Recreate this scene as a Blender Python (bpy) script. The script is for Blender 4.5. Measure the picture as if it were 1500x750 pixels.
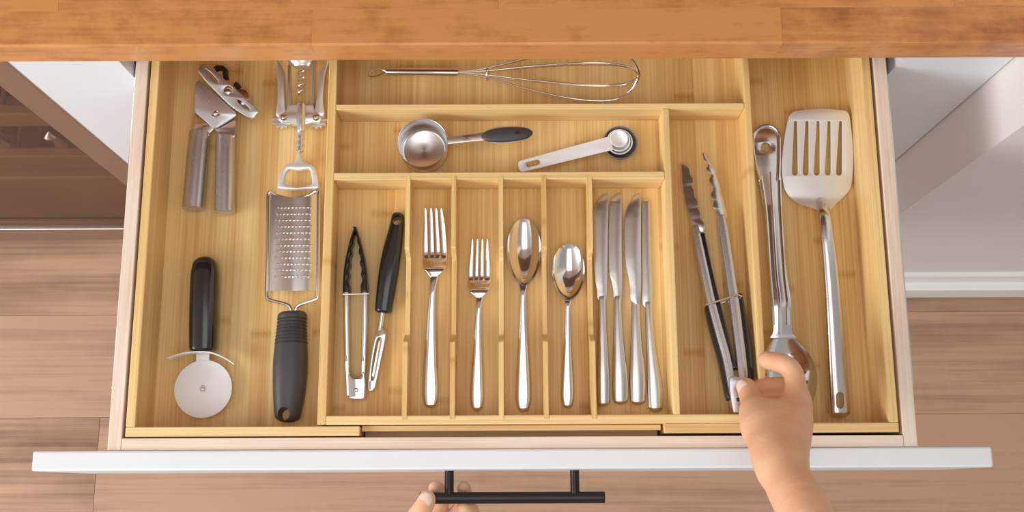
import bpy, bmesh, math, random
import numpy as np
from mathutils import Vector, Matrix
random.seed(7)
for o in list(bpy.data.objects): bpy.data.objects.remove(o, do_unlink=True)
SC = bpy.context.scene
COL = SC.collection

# ------------------------------------------------------------------ camera
FPX, HC, ROLL = 1582.0, 1.037, math.radians(0.25)       # focal length in pixels of a 1500 wide frame, height above the tray rim
TH = math.atan(345.0 / FPX)                             # tilt away from straight down
cam_d = bpy.data.cameras.new('camera'); cam = bpy.data.objects.new('camera', cam_d); COL.objects.link(cam)
cam_d.sensor_fit = 'HORIZONTAL'; cam_d.sensor_width = 36.0; cam_d.lens = 36.0 * FPX / 1500.0
cam_d.clip_start = 0.02
cam.matrix_world = Matrix.Translation((0, 0, HC)) @ Matrix.Rotation(TH, 4, 'X') @ Matrix.Rotation(-ROLL, 4, 'Z')
SC.camera = cam

# ------------------------------------------------------------------ light
SC.view_settings.view_transform = 'Standard'; SC.view_settings.look = 'None'
SC.view_settings.gamma = 1.0; SC.view_settings.use_curve_mapping = False
SC.view_settings.exposure = -0.05
W_ = bpy.data.worlds.new('daylight'); SC.world = W_; W_.use_nodes = True
W_.node_tree.nodes['Background'].inputs[0].default_value = (0.89, 0.95, 1.0, 1)
W_.node_tree.nodes['Background'].inputs[1].default_value = 0.62
def area(name, loc, aim, sx, sy, power, col):
    d = bpy.data.lights.new(name, 'AREA'); d.shape = 'RECTANGLE'; d.size = sx; d.size_y = sy
    d.energy = power; d.color = col
    o = bpy.data.objects.new(name, d); COL.objects.link(o); o.location = loc
    o.rotation_euler = (Vector(aim) - Vector(loc)).to_track_quat('-Z', 'Y').to_euler()
    return o
area('window_light', (-2.3, -0.9, 1.1), (0, 0.2, 0), 1.8, 1.2, 86, (0.92, 0.965, 1.0))
area('ceiling_light', (-0.05, -0.30, 1.485), (-0.05, -0.30, 0), 0.8, 1.5, 6.0, (0.95, 0.975, 1.0))

# ------------------------------------------------------------------ pixel -> place on a level plane
def ray(x, y):
    u = (x - 750) / FPX; v = (y - 375) / FPX
    c, s = math.cos(ROLL), math.sin(ROLL)
    u, v = c*u - s*v, s*u + c*v
    return (u, math.sin(TH) - v*math.cos(TH), -math.cos(TH) - v*math.sin(TH))
def at(x, y, z=0.0):
    d = ray(x, y); t = (z - HC) / d[2]
    return Vector((d[0]*t, d[1]*t, z))
def mpp(x, y, z): return (at(x + 1, y, z) - at(x, y, z)).length

# ------------------------------------------------------------------ materials
def lin(r, g, b):
    f = lambda c: (c/255/12.92) if c/255 <= 0.04045 else ((c/255 + 0.055)/1.055)**2.4
    return (f(r), f(g), f(b), 1)
MATS = {}
def newmat(name):
    m = bpy.data.materials.new(name); m.use_nodes = True
    nt = m.node_tree; b = nt.nodes['Principled BSDF']; MATS[name] = m
    return m, nt, b
def N(nt, t, **kw):
    n = nt.nodes.new(t)
    for k, v in kw.items(): setattr(n, k, v)
    return n
def L(nt, a, b): nt.links.new(a, b)
def mth(nt, op, a, b=None, c=None, clamp=False):
    n = N(nt, 'ShaderNodeMath', operation=op); n.use_clamp = clamp
    for i, v in enumerate((a, b, c)):
        if v is None: continue
        if isinstance(v, (int, float)): n.inputs[i].default_value = v
        else: L(nt, v, n.inputs[i])
    return n.outputs[0]
def mixc(nt, f, a, b, mode='MIX'):
    n = N(nt, 'ShaderNodeMix', data_type='RGBA', blend_type=mode)
    for i, v in ((0, f), (6, a), (7, b)):
        if isinstance(v, (int, float, tuple)): n.inputs[i].default_value = v
        else: L(nt, v, n.inputs[i])
    return n.outputs[2]
def noise(nt, vec, scale, detail=3, rough=0.5):
    n = N(nt, 'ShaderNodeTexNoise'); n.inputs['Scale'].default_value = scale
    n.inputs['Detail'].default_value = detail; n.inputs['Roughness'].default_value = rough
    if vec is not None: L(nt, vec, n.inputs['Vector'])
    return n.outputs['Fac']
def scaled(nt, vec, s, off=None):
    n = N(nt, 'ShaderNodeVectorMath', operation='MULTIPLY'); L(nt, vec, n.inputs[0]); n.inputs[1].default_value = s
    return n.outputs[0]
def bump(nt, b, h, dist, strength=0.5):
    n = N(nt, 'ShaderNodeBump'); n.inputs['Strength'].default_value = strength; n.inputs['Distance'].default_value = dist
    L(nt, h, n.inputs['Height']); L(nt, n.outputs[0], b.inputs['Normal'])
def plain(name, col, rough=0.5, metal=0.0, grain=0.0, gscale=60.0, spec=None, bumpd=0.0, stretch=(1, 1, 1)):
    m, nt, b = newmat(name)
    b.inputs['Roughness'].default_value = rough; b.inputs['Metallic'].default_value = metal
    if spec is not None: b.inputs['Specular IOR Level'].default_value = spec
    tc = N(nt, 'ShaderNodeTexCoord').outputs['Object']
    f = noise(nt, scaled(nt, tc, stretch), gscale, 4)
    k = tuple(c*(1 - grain) for c in col[:3]) + (1,)
    L(nt, mixc(nt, f, col, k), b.inputs['Base Color'])
    if bumpd: bump(nt, b, f, bumpd)
    return m
def steel(name, col, rough, stretch=(1, 1, 1), gscale=40.0, amp=0.03, metal=1.0):
    m, nt, b = newmat(name)
    b.inputs['Metallic'].default_value = metal; b.inputs['Base Color'].default_value = col
    tc = N(nt, 'ShaderNodeTexCoord').outputs['Object']
    f = noise(nt, scaled(nt, tc, stretch), gscale, 4, 0.6)
    L(nt, mth(nt, 'MULTIPLY_ADD', f, amp, rough - amp/2), b.inputs['Roughness'])
    return m
def wood(name, light, dark, axis, strip=0.02, stripamt=0.35, fine=260.0, along=6.0, rough=0.45, knots=False, perobj=0.0, figure=0.0, spec=0.35, fa=1.5, ba=1.1):
    """strips and fibres that run along one axis ('X' or 'Y' or 'Z')"""
    m, nt, b = newmat(name)
    b.inputs['Roughness'].default_value = rough; b.inputs['Specular IOR Level'].default_value = spec
    tc = N(nt, 'ShaderNodeTexCoord').outputs['Object']
    oi = N(nt, 'ShaderNodeObjectInfo').outputs['Random']
    sx = N(nt, 'ShaderNodeSeparateXYZ'); L(nt, tc, sx.inputs[0])
    ax = 'XYZ'.index(axis)
    cross = sx.outputs[[1, 0, 0][ax]]; other = sx.outputs[[2, 2, 1][ax]]; lng = sx.outputs[ax]
    cr = mth(nt, 'ADD', cross, mth(nt, 'MULTIPLY', other, 0.37))
    offs = mth(nt, 'MULTIPLY', oi, 37.0)
    wn = N(nt, 'ShaderNodeTexWhiteNoise', noise_dimensions='1D')
    idx = mth(nt, 'FLOOR', mth(nt, 'DIVIDE', mth(nt, 'ADD', cr, offs), strip)); L(nt, idx, wn.inputs['W'])
    v = [along, along, along]
    for i in range(3):
        if i != ax: v[i] = fine
    cmb = N(nt, 'ShaderNodeVectorMath', operation='ADD'); L(nt, tc, cmb.inputs[0])
    co = N(nt, 'ShaderNodeCombineXYZ'); [L(nt, offs, co.inputs[i]) for i in range(3)]
    L(nt, co.outputs[0], cmb.inputs[1])
    fib = noise(nt, scaled(nt, cmb.outputs[0], tuple(v)), 1.0, 5, 0.6)
    v2 = [x*0.12 for x in v]; v2[ax] = along*0.7
    big = noise(nt, scaled(nt, cmb.outputs[0], tuple(v2)), 1.0, 3, 0.5)
    f = mth(nt, 'MULTIPLY', wn.outputs['Value'], stripamt)
    f = mth(nt, 'ADD', f, mth(nt, 'MULTIPLY_ADD', fib, fa, -fa/2))
    f = mth(nt, 'ADD', f, mth(nt, 'MULTIPLY_ADD', big, ba, -0.35*ba))
    if figure:
        fg = noise(nt, scaled(nt, cmb.outputs[0], (30, 30, 30)), 1.0, 4, 0.65)
        f = mth(nt, 'ADD', f, mth(nt, 'MULTIPLY_ADD', fg, figure, -figure*0.5))
    if perobj: f = mth(nt, 'ADD', f, mth(nt, 'MULTIPLY_ADD', oi, perobj, -perobj/2))
    if knots:
        ph = mth(nt, 'FRACT', mth(nt, 'DIVIDE', mth(nt, 'ADD', lng, mth(nt, 'MULTIPLY', wn.outputs['Value'], 3.1)), 0.27))
        dd = mth(nt, 'ABSOLUTE', mth(nt, 'SUBTRACT', ph, 0.5))
        band = mth(nt, 'SUBTRACT', 1.0, mth(nt, 'DIVIDE', dd, 0.022), clamp=True)
        sp = noise(nt, tc, 700.0, 2)
        f = mth(nt, 'ADD', f, mth(nt, 'MULTIPLY', mth(nt, 'MULTIPLY', band, mth(nt, 'GREATER_THAN', wn.outputs['Value'], 0.45)), mth(nt, 'MULTIPLY', sp, 0.75)))
    f = mth(nt, 'ADD', f, 0.0, clamp=True)
    L(nt, mixc(nt, f, light, dark), b.inputs['Base Color'])
    bump(nt, b, fib, 0.00025, 0.25)
    return m

M_bam_y = wood('bamboo_lengthwise', lin(248, 215, 150), lin(202, 148, 74), 'Y', 0.021, 0.34, 520, 4, 0.42, knots=True)
M_bam_x = wood('bamboo_crosswise', lin(246, 214, 154), lin(206, 154, 84), 'X', 0.011, 0.3, 420, 5, 0.42)
M_birch_y = wood('birch_lengthwise', lin(241, 222, 204), lin(214, 178, 148), 'Y', 0.05, 0.15, 500, 12, 0.5, perobj=0.1)
M_birch_x = wood('birch_crosswise', lin(240, 220, 202), lin(216, 184, 156), 'X', 0.05, 0.15, 500, 10, 0.5)
M_stave = wood('stained_maple', lin(212, 146, 86), lin(136, 70, 30), 'X', 0.5, 0.0, 160, 14, 0.3, perobj=0.45, figure=1.5, spec=0.45, fa=1.0, ba=0.8)
M_plank = wood('oak_floor', lin(192, 151, 123), lin(98, 65, 46), 'X', 5.0, 0.0, 130, 2.4, 0.5, perobj=0.5, figure=0.3, spec=0.3, fa=1.1, ba=2.0)
M_cabwood = wood('cabinet_carcass_wood', lin(152, 118, 96), lin(114, 86, 68), 'Z', 0.08, 0.1, 200, 8, 0.5)
M_white = plain('white_lacquer', lin(230, 232, 234), 0.35, grain=0.02)
M_wall = plain('white_wall_paint', lin(232, 226, 220), 0.6, grain=0.03, gscale=8)
M_ceil = plain('ceiling_paint', lin(236, 234, 230), 0.8, grain=0.03, gscale=3)
M_trim = plain('white_trim_paint', lin(244, 242, 238), 0.35, grain=0.02)
M_steel = steel('brushed_steel', (0.71, 0.71, 0.72, 1), 0.19, (1, 1, 1), 60)
M_polish = steel('polished_steel', (0.76, 0.76, 0.77, 1), 0.11, gscale=25, amp=0.02)
M_satin = steel('satin_steel', (0.88, 0.89, 0.90, 1), 0.42, gscale=300, amp=0.03, metal=0.6)
M_blade = steel('knife_blade_steel', (0.66, 0.645, 0.635, 1), 0.2, gscale=90, amp=0.03)
M_cup = steel('spun_steel', (0.76, 0.74, 0.73, 1), 0.24, gscale=80)
_nt = M_cup.node_tree; _b = _nt.nodes['Principled BSDF']; _b.inputs['Anisotropic'].default_value = 0.75
_tg = N(_nt, 'ShaderNodeTangent', direction_type='RADIAL', axis='Z'); L(_nt, _tg.outputs[0], _b.inputs['Tangent'])
M_cast = steel('cast_zinc', (0.74, 0.73, 0.72, 1), 0.26, gscale=120, amp=0.03, metal=0.8)
M_brush = steel('matt_brushed_steel', (0.60, 0.595, 0.605, 1), 0.27, gscale=120, amp=0.03, metal=0.85)
M_wire = steel('steel_wire', (0.80, 0.74, 0.66, 1), 0.16, gscale=30, amp=0.05)
M_black = plain('black_plastic', lin(32, 30, 31), 0.13, grain=0.2, gscale=80, spec=0.8)
M_rubber = plain('grey_rubber', lin(72, 69, 70), 0.42, grain=0.25, gscale=90)
M_rubber2 = plain('charcoal_rubber', lin(50, 48, 48), 0.42, grain=0.2, gscale=90)
M_silic = plain('black_silicone', lin(26, 25, 27), 0.2, grain=0.1)
M_wplast = plain('white_plastic', lin(249, 249, 250), 0.35, grain=0.03)
M_gplast = plain('dark_grey_plastic', lin(142, 131, 126), 0.4, grain=0.15)
M_bmetal = plain('matte_black_metal', lin(48, 43, 42), 0.22, metal=0.6, grain=0.15)
M_oven = steel('oven_frame_steel', (0.46, 0.37, 0.32, 1), 0.4, gscale=8, amp=0.06)
M_dark = plain('oven_cavity_enamel', lin(66, 50, 42), 0.5, grain=0.3, gscale=12)
M_rack = plain('oven_enamel_brown', lin(205, 165, 138), 0.45, grain=0.35, gscale=25, stretch=(.2, 1, 3))
M_hole = plain('black_knob_plastic', lin(40, 34, 28), 0.5, grain=0.3)
def glassmat():
    m, nt, b = newmat('tinted_oven_glass')
    out = nt.nodes['Material Output']
    tr = N(nt, 'ShaderNodeBsdfTransparent'); tr.inputs[0].default_value = (0.70, 0.65, 0.62, 1)
    gl = N(nt, 'ShaderNodeBsdfGlossy'); gl.inputs['Roughness'].default_value = 0.08; gl.inputs[0].default_value = (0.9, 0.85, 0.8, 1)
    fr = N(nt, 'ShaderNodeLayerWeight'); fc = mth(nt, 'MULTIPLY', mth(nt, 'POWER', fr.outputs['Facing'], 3.0), 0.35)
    mx = N(nt, 'ShaderNodeMixShader'); L(nt, fc, mx.inputs[0]); L(nt, tr.outputs[0], mx.inputs[1]); L(nt, gl.outputs[0], mx.inputs[2])
    L(nt, mx.outputs[0], out.inputs['Surface']); return m
M_glass = glassmat()
def skinmat():
    m, nt, b = newmat('skin')
    tc = N(nt, 'ShaderNodeTexCoord').outputs['Object']
    f = noise(nt, tc, 38.0, 4); g = noise(nt, tc, 420.0, 3)
    c = mixc(nt, f, lin(244, 204, 166), lin(224, 160, 118))
    L(nt, mixc(nt, mth(nt, 'MULTIPLY', g, 0.25), c, lin(196, 120, 84)), b.inputs['Base Color'])
    b.inputs['Roughness'].default_value = 0.5; b.inputs['Specular IOR Level'].default_value = 0.35
    b.inputs['Subsurface Weight'].default_value = 0.12; b.inputs['Subsurface Radius'].default_value = (1.0, 0.4, 0.2); b.inputs['Subsurface Scale'].default_value = 0.004
    bump(nt, b, noise(nt, tc, 300.0, 4, 0.6), 0.0005, 0.35)
    return m
M_skin = skinmat()
M_nail = plain('fingernail', lin(232, 196, 172), 0.25, grain=0.04)

# ------------------------------------------------------------------ objects
BASE = {}
def put(o, label, cat=None, group=None, kind=None):
    if label: o['label'] = label
    if cat: o['category'] = cat
    if group: o['group'] = group
    if kind: o['kind'] = kind
    return o
def thing(name, label, cat, loc=(0, 0, 0), group=None, kind=None):
    o = bpy.data.objects.new(name, None); COL.objects.link(o); o.location = loc; o.empty_display_size = 0.02
    BASE[o] = Vector(loc)
    return put(o, label, cat, group, kind)
def part(name, vf, mat, parent=None, smooth=True, label=None, loc=None, kind=None, sharp=35):
    """vf: (verts, faces) in world metres, or a mesh"""
    base = BASE[parent] if parent is not None else Vector(loc or (0, 0, 0))
    if isinstance(vf, bpy.types.Mesh):
        me = vf; me.name = name
        me.transform(Matrix.Translation(-base))
    else:
        me = bpy.data.meshes.new(name)
        me.from_pydata([tuple(Vector(v) - base) for v in vf[0]], [], [tuple(f) for f in vf[1]])
    bm = bmesh.new(); bm.from_mesh(me); bmesh.ops.recalc_face_normals(bm, faces=bm.faces)
    if smooth:
        for e in bm.edges:
            if len(e.link_faces) == 2: e.smooth = e.calc_face_angle(0) < math.radians(sharp)
    bm.to_mesh(me); bm.free()
    if smooth: me.shade_smooth() if False else [setattr(p, 'use_smooth', True) for p in me.polygons]
    me.materials.clear(); me.materials.append(mat)
    o = bpy.data.objects.new(name, me); COL.objects.link(o)
    if parent is not None: o.parent = parent
    else: o.location = base
    BASE[o] = base
    if label: o['label'] = label
    if kind: o['kind'] = kind
    return o
def join(*vfs):
    V, F = [], []
    for v, f in vfs:
        n = len(V); V += [tuple(x) for x in v]; F += [tuple(i + n for i in q) for q in f]
    return V, F
def box(x0, x1, y0, y1, z0, z1, bev=0.0):
    if not bev:
        v = [(x, y, z) for x in (x0, x1) for y in (y0, y1) for z in (z0, z1)]
        return v, [(0, 1, 3, 2), (4, 6, 7, 5), (0, 4, 5, 1), (2, 3, 7, 6), (0, 2, 6, 4), (1, 5, 7, 3)]
    bm = bmesh.new(); bmesh.ops.create_cube(bm, size=1.0)
    for v in bm.verts: v.co = Vector(((x0+x1)/2 + v.co.x*(x1-x0), (y0+y1)/2 + v.co.y*(y1-y0), (z0+z1)/2 + v.co.z*(z1-z0)))
    bmesh.ops.bevel(bm, geom=bm.edges[:], offset=bev, segments=2, profile=0.5, affect='EDGES')
    r = [tuple(v.co) for v in bm.verts], None
    bm.verts.index_update(); r = (r[0], [tuple(v.index for v in f.verts) for f in bm.faces]); bm.free(); return r
def prism(poly, axis, a, b):
    """polygon in the two other axes, pushed from a to b along axis"""
    n = len(poly); mk = {'X': lambda p, t: (t, p[0], p[1]), 'Y': lambda p, t: (p[0], t, p[1]), 'Z': lambda p, t: (p[0], p[1], t)}[axis]
    v = [mk(p, a) for p in poly] + [mk(p, b) for p in poly]
    f = [tuple(range(n)), tuple(range(n, 2*n))] + [(i, (i+1) % n, n + (i+1) % n, n + i) for i in range(n)]
    return v, f
def frames(pts):
    P = [Vector(p) for p in pts]; out = []
    for i in range(len(P)):
        t = (P[min(i+1, len(P)-1)] - P[max(i-1, 0)]).normalized(); out.append(t)
    return P, out
def loft(st, n=18, p=2.0, rs=0, re=0, up=None):
    """st: (centre, half width, half height); level cross axis; rs / re: length of a rounded start / end"""
    st = [(Vector(c), w, h) for c, w, h in st]
    def cap(c, t, w, h, ln):
        return [(c + t*ln*math.sin(a), w*math.cos(a), h*math.cos(a)) for a in [k*math.pi/12 for k in (1, 2, 3, 4, 5, 5.7)]]
    P, T = frames([s[0] for s in st])
    pre = cap(st[0][0], -T[0], st[0][1], st[0][2], rs)[::-1] if rs else []
    post = cap(st[-1][0], T[-1], st[-1][1], st[-1][2], re) if re else []
    tt = [T[0]]*len(pre) + T + [T[-1]]*len(post); st = pre + st + post
    V, F = [], []
    for (c, w, h), t in zip(st, tt):
        u0 = up or Vector((0, 0, 1))
        s = t.cross(u0).normalized(); u = s.cross(t).normalized()
        for k in range(n):
            a = 2*math.pi*k/n; ca, sa = math.cos(a), math.sin(a)
            q = lambda x: math.copysign(abs(x)**(2/p), x)
            V.append(c + s*w*q(ca) + u*h*q(sa))
    m = len(st)
    for i in range(m-1):
        for k in range(n): F.append((i*n+k, i*n+(k+1) % n, (i+1)*n+(k+1) % n, (i+1)*n+k))
    F.append(tuple(range(n))[::-1]); F.append(tuple(range((m-1)*n, m*n)))
    return V, F
def loftpx(st, n=18, p=2.0, rs=0, re=0, res=0):
    """st: (px, py, width px, z, half height)"""
    if res: st = catmull(st, res, False)
    return loft([(at(x, y, z), w/2*mpp(x, y, z), h) for x, y, w, z, h in st], n, p, rs, re)
def tube(pts, r, n=8, closed=False):
    P = [Vector(p) for p in pts]; m = len(P); V, F = [], []
    tan = [((P[(i+1) % m] - P[i-1]) if closed else (P[min(i+1, m-1)] - P[max(i-1, 0)])).normalized() for i in range(m)]
    u = tan[0].orthogonal().normalized()
    for i in range(m):
        u = (u - tan[i]*u.dot(tan[i])).normalized(); s = tan[i].cross(u)
        rr = r[i] if isinstance(r, (list, tuple)) else r
        for k in range(n):
            a = 2*math.pi*k/n; V.append(P[i] + u*rr*math.cos(a) + s*rr*math.sin(a))
    for i in range(m if closed else m-1):
        j = (i+1) % m
        if closed and j == 0:   # best rotation of the closing ring
            sh = min(range(n), key=lambda q: (V[i*n] - V[q]).length)
        else: sh = 0
        for k in range(n): F.append((i*n+k, i*n+(k+1) % n, j*n+(k+1+sh) % n, j*n+(k+sh) % n))
    if not closed: F += [tuple(range(n))[::-1], tuple(range((m-1)*n, m*n))]
    return V, F
def catmull(pts, n, closed=True):
    P = [np.array(p, float) for p in pts]; m = len(P); out = []
    for i in range(m if closed else m-1):
        g = (lambda k: P[k % m]) if closed else (lambda k: P[min(max(k, 0), m-1)])
        a, b, c, d = g(i-1), g(i), g(i+1), g(i+2)
        for j in range(n):
            t = j/n
            out.append(tuple(0.5*((2*b) + (c-a)*t + (2*a-5*b+4*c-d)*t*t + (3*b-3*c+d-a)*t**3)))
    if not closed: out.append(tuple(P[-1]))
    return out
def dense(poly, step):
    out = []
    for i, a in enumerate(poly):
        b = poly[(i+1) % len(poly)]; d = math.hypot(b[0]-a[0], b[1]-a[1]); k = max(1, int(d/step))
        out += [(a[0]+(b[0]-a[0])*j/k, a[1]+(b[1]-a[1])*j/k) for j in range(k)]
    return out
def pxo(pts, z): return [tuple(at(x, y, z)[:2]) for x, y in pts]
def plate(outline, holes, z0, z1, bev=0.0, zf=None):
    """flat sheet with holes, outlines in world metres; zf bends it"""
    cu = bpy.data.curves.new('tmp', 'CURVE'); cu.dimensions = '2D'; cu.fill_mode = 'BOTH'
    for ring in [outline] + list(holes):
        sp = cu.splines.new('POLY'); sp.points.add(len(ring)-1); sp.use_cyclic_u = True
        for p, q in zip(sp.points, ring): p.co = (q[0], q[1], 0, 1)
    cu.extrude = (z1-z0)/2 - bev; cu.bevel_depth = bev; cu.bevel_resolution = 1; cu.offset = -bev
    o = bpy.data.objects.new('tmp', cu); COL.objects.link(o)
    dg = bpy.context.evaluated_depsgraph_get(); dg.update()
    me = bpy.data.meshes.new_from_object(o.evaluated_get(dg))
    bpy.data.objects.remove(o, do_unlink=True); bpy.data.curves.remove(cu)
    V = [(v.co.x, v.co.y, v.co.z + (z0+z1)/2 + (zf(v.co.x, v.co.y) if zf else 0)) for v in me.vertices]
    F = [tuple(p.vertices) for p in me.polygons]; bpy.data.meshes.remove(me)
    bm = bmesh.new(); vs = [bm.verts.new(v) for v in V]
    for f in F:
        try: bm.faces.new([vs[i] for i in f])
        except ValueError: pass
    bmesh.ops.remove_doubles(bm, verts=bm.verts, dist=1e-6)
    bm.verts.index_update(); r = [tuple(v.co) for v in bm.verts], [tuple(v.index for v in f.verts) for f in bm.faces]; bm.free(); return r
def circ(cx, cy, r, n=20, ry=None, rot=0):
    return [(cx + r*math.cos(2*math.pi*k/n)*math.cos(rot) - (ry or r)*math.sin(2*math.pi*k/n)*math.sin(rot),
             cy + r*math.cos(2*math.pi*k/n)*math.sin(rot) + (ry or r)*math.sin(2*math.pi*k/n)*math.cos(rot)) for k in range(n)]
def slot(x0, y0, w0, x1, y1, w1, n=6):
    """rounded slot from end 0 to end 1 with end widths (any plane units)"""
    a = math.atan2(y1-y0, x1-x0); out = []
    for k in range(n+1): t = a + math.pi/2 + math.pi*k/n; out.append((x0 + w0/2*math.cos(t), y0 + w0/2*math.sin(t)))
    for k in range(n+1): t = a - math.pi/2 + math.pi*k/n; out.append((x1 + w1/2*math.cos(t), y1 + w1/2*math.sin(t)))
    return out
def lathe(c, prof, n=36, axis='Z'):
    V, F = [], []
    for r, h in prof:
        for k in range(n):
            a = 2*math.pi*k/n
            V.append((c[0]+r*math.cos(a), c[1]+r*math.sin(a), c[2]+h))
    m = len(prof)
    for i in range(m-1):
        for k in range(n): F.append((i*n+k, i*n+(k+1) % n, (i+1)*n+(k+1) % n, (i+1)*n+k))
    if prof[0][0] > 1e-5: F.append(tuple(range(n))[::-1])
    if prof[-1][0] > 1e-5: F.append(tuple(range((m-1)*n, m*n)))
    return V, F
def dome(c, r, h, n=14):
    return lathe(c, [(r, 0), (r*0.95, h*0.45), (r*0.7, h*0.8), (r*0.35, h*0.97), (1e-5, h)], n)
def cutmesh(vf, cutters):
    """boolean holes: mesh minus cutters"""
    def tmp(q):
        me = bpy.data.meshes.new('tmp'); me.from_pydata([tuple(v) for v in q[0]], [], q[1])
        bm = bmesh.new(); bm.from_mesh(me); bmesh.ops.recalc_face_normals(bm, faces=bm.faces); bm.to_mesh(me); bm.free()
        o = bpy.data.objects.new('tmp', me); COL.objects.link(o); return o
    o = tmp(vf); cs = []
    for c in cutters:
        k = tmp(c); cs.append(k); md = o.modifiers.new('b', 'BOOLEAN'); md.operation = 'DIFFERENCE'; md.object = k; md.solver = 'EXACT'
    dg = bpy.context.evaluated_depsgraph_get(); dg.update()
    me = bpy.data.meshes.new_from_object(o.evaluated_get(dg))
    for x in cs + [o]: bpy.data.objects.remove(x, do_unlink=True)
    return me

# ------------------------------------------------------------------ heights (tray rim is 0)
ZF = -0.845        # floor
ZC = -0.036        # floor of the middle tray
ZS = -0.052        # floor of the side trays
YF = 0.424         # cabinet faces

# ------------------------------------------------------------------ the room
fl = part('floor', box(-2.6, 2.2, -2.6, 1.0, ZF-0.03, ZF-0.004), M_plank, smooth=False); put(fl, 'warm brown wood plank floor under the drawer', None, None, 'structure')
rows = [(-0.5864 + 0.1786*k) for k in range(7)]
plank_me = {}
ends = {3: [-0.713], 4: [-1.25, 0.1], 5: [-0.2], 2: [0.3, -1.0], 1: [-0.5, 0.9], 0: [0.2], 6: [0.6]}
for k, y0 in enumerate(rows):
    xs = [-1.5] + sorted(ends.get(k, [])) + [1.5]
    for a, b in zip(xs[:-1], xs[1:]):
        part('plank', box(a+0.0003, b-0.0003, y0+0.0002, y0+0.1784, ZF-0.012, ZF + random.uniform(-0.0003, 0.0003), 0.0004), M_plank, fl, smooth=False)
wb = part('wall_back', box(-2.6, 2.2, 1.0, 1.06, ZF, 1.5), M_wall, smooth=False); put(wb, 'plain wall behind the counter', None, None, 'structure')
wr = part('wall_right', box(0.507, 2.2, 0.352, 1.0, ZF, 1.5), M_wall, smooth=False); put(wr, 'white painted wall end beside the cabinet', None, None, 'structure')
prof = [(0.352, ZF), (0.332, ZF), (0.332, -.779), (0.333, -.776), (0.335, -.775), (0.345, -.775), (0.345, -.723), (0.3462, -.720), (0.352, -.720)]
bb = part('baseboard_right', prism(prof, 'X', 0.507, 2.2), M_trim, smooth=False); put(bb, 'white stepped baseboard along the wall on the right', None, None, 'structure')
ce = part('ceiling', box(-2.6, 2.2, -2.6, 1.06, 1.5, 1.55), M_ceil, smooth=False); put(ce, 'plain painted ceiling', None, None, 'structure')

# countertop of staves
ct = thing('countertop', 'orange-brown butcher block countertop along the top edge of the photo', 'countertop', (0, 0.73, 0.040))
YC0 = at(750, 65, 0.078).y; RW = at(750, 13, 0.078).y - YC0
for r in range(10):
    jo = {0: [at(457, 40, .078).x, at(1145, 40, .078).x], 1: [at(86, 5, .078).x, at(730, 5, .078).x, at(1398, 5, .078).x]}.get(r) or [random.uniform(-.45, -.1), random.uniform(0.0, .4)]
    xs = [-0.503] + jo + [0.505]
    for a, b in zip(xs[:-1], xs[1:]):
        ys, ye = YC0+r*RW+0.00005, YC0+(r+1)*RW-0.00005
        if r == 0:      # rounded front edge
            pf = [(ye, .040), (ye, .078), (ys+.0022, .078), (ys+.0009, .0775), (ys+.0002, .0766), (ys, .0755), (ys, .0415), (ys+.001, .040)]
            part('stave', prism(pf, 'X', a+0.00005, b-0.00005), M_stave, ct, smooth=False)
        else: part('stave', box(a+0.00005, b-0.00005, ys, ye, 0.040, 0.078, 0.0003), M_stave, ct, smooth=False)

# base cabinet
cb = thing('base_cabinet', 'white base cabinet holding the open drawer', 'cabinet', (0, 0.7, ZF))
XO = 0.394
part('stile', box(-0.505, -XO, YF, YF+0.02, -0.78, 0.040), M_white, cb, smooth=False)
part('stile', box(XO, 0.505, YF, YF+0.02, -0.78, 0.040), M_white, cb, smooth=False)
part('rail', box(-XO, XO, YF, YF+0.02, -0.16, -0.125), M_white, cb, smooth=False)
part('lower_front', box(-XO+0.002, XO-0.002, YF+0.001, YF+0.02, -0.775, -0.163), M_white, cb, smooth=False)
for s in (-1, 1):
    x = sorted((s*XO, s*(XO+0.018)))
    part('side_panel', box(x[0], x[1], YF+0.0205, 0.98, -0.78, 0.0395), M_cabwood, cb, smooth=False)
part('toe_kick', box(-0.505, 0.505, YF+0.06, YF+0.075, ZF, -0.781), M_white, cb, smooth=False)
part('back_panel', box(-XO, XO, 0.975, 0.985, -0.78, 0.0395), M_cabwood, cb, smooth=False)

# unseen brown wood block, added above the counter for the steel to mirror
part('mirrored_block', box(-2.6, 0.506, 0.50, 0.999, 0.62, 1.499), M_cabwood, wb, smooth=False)
# oven on the left
ov = thing('oven', 'dark glass-fronted built-in oven left of the cabinet', 'oven', (-0.806, 0.7, ZF))
x0, x1, zb, zt = -1.105, -0.507, -0.765, 0.06
def zat(px, py, Y): d = ray(px, py); return HC + d[2]*Y/d[1]
part('body', join(box(x0, x1, YF+0.16, 0.98, zb, zt), box(x0, x0+.01, YF+.021, .6, zb, zt), box(x1-.01, x1, YF+.021, .6, zb, zt), box(x0, x1, YF+.021, .6, zb, zb+.01), box(x0, x1, YF+.021, .6, zt-.01, zt)), M_dark, ov, smooth=False)
part('plinth', box(x0+.02, x1-.02, YF+.05, .9, ZF, zb), M_dark, ov, smooth=False)
fr = part('door_frame', join(box(x1-0.038, x1, YF, YF+0.02, zb, zt, .002), box(x0, x0+0.038, YF, YF+0.02, zb, zt, .002),
     box(x0+.038, x1-.038, YF, YF+0.02, zb, -0.69, .002), box(x0+.038, x1-.038, YF, YF+.02, -0.02, zt, .002)), M_oven, ov, smooth=False)
part('glass_pane', box(x0+.038, x1-.038, YF+0.004, YF+0.008, -0.69, -0.02), M_glass, ov, smooth=False)
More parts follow.
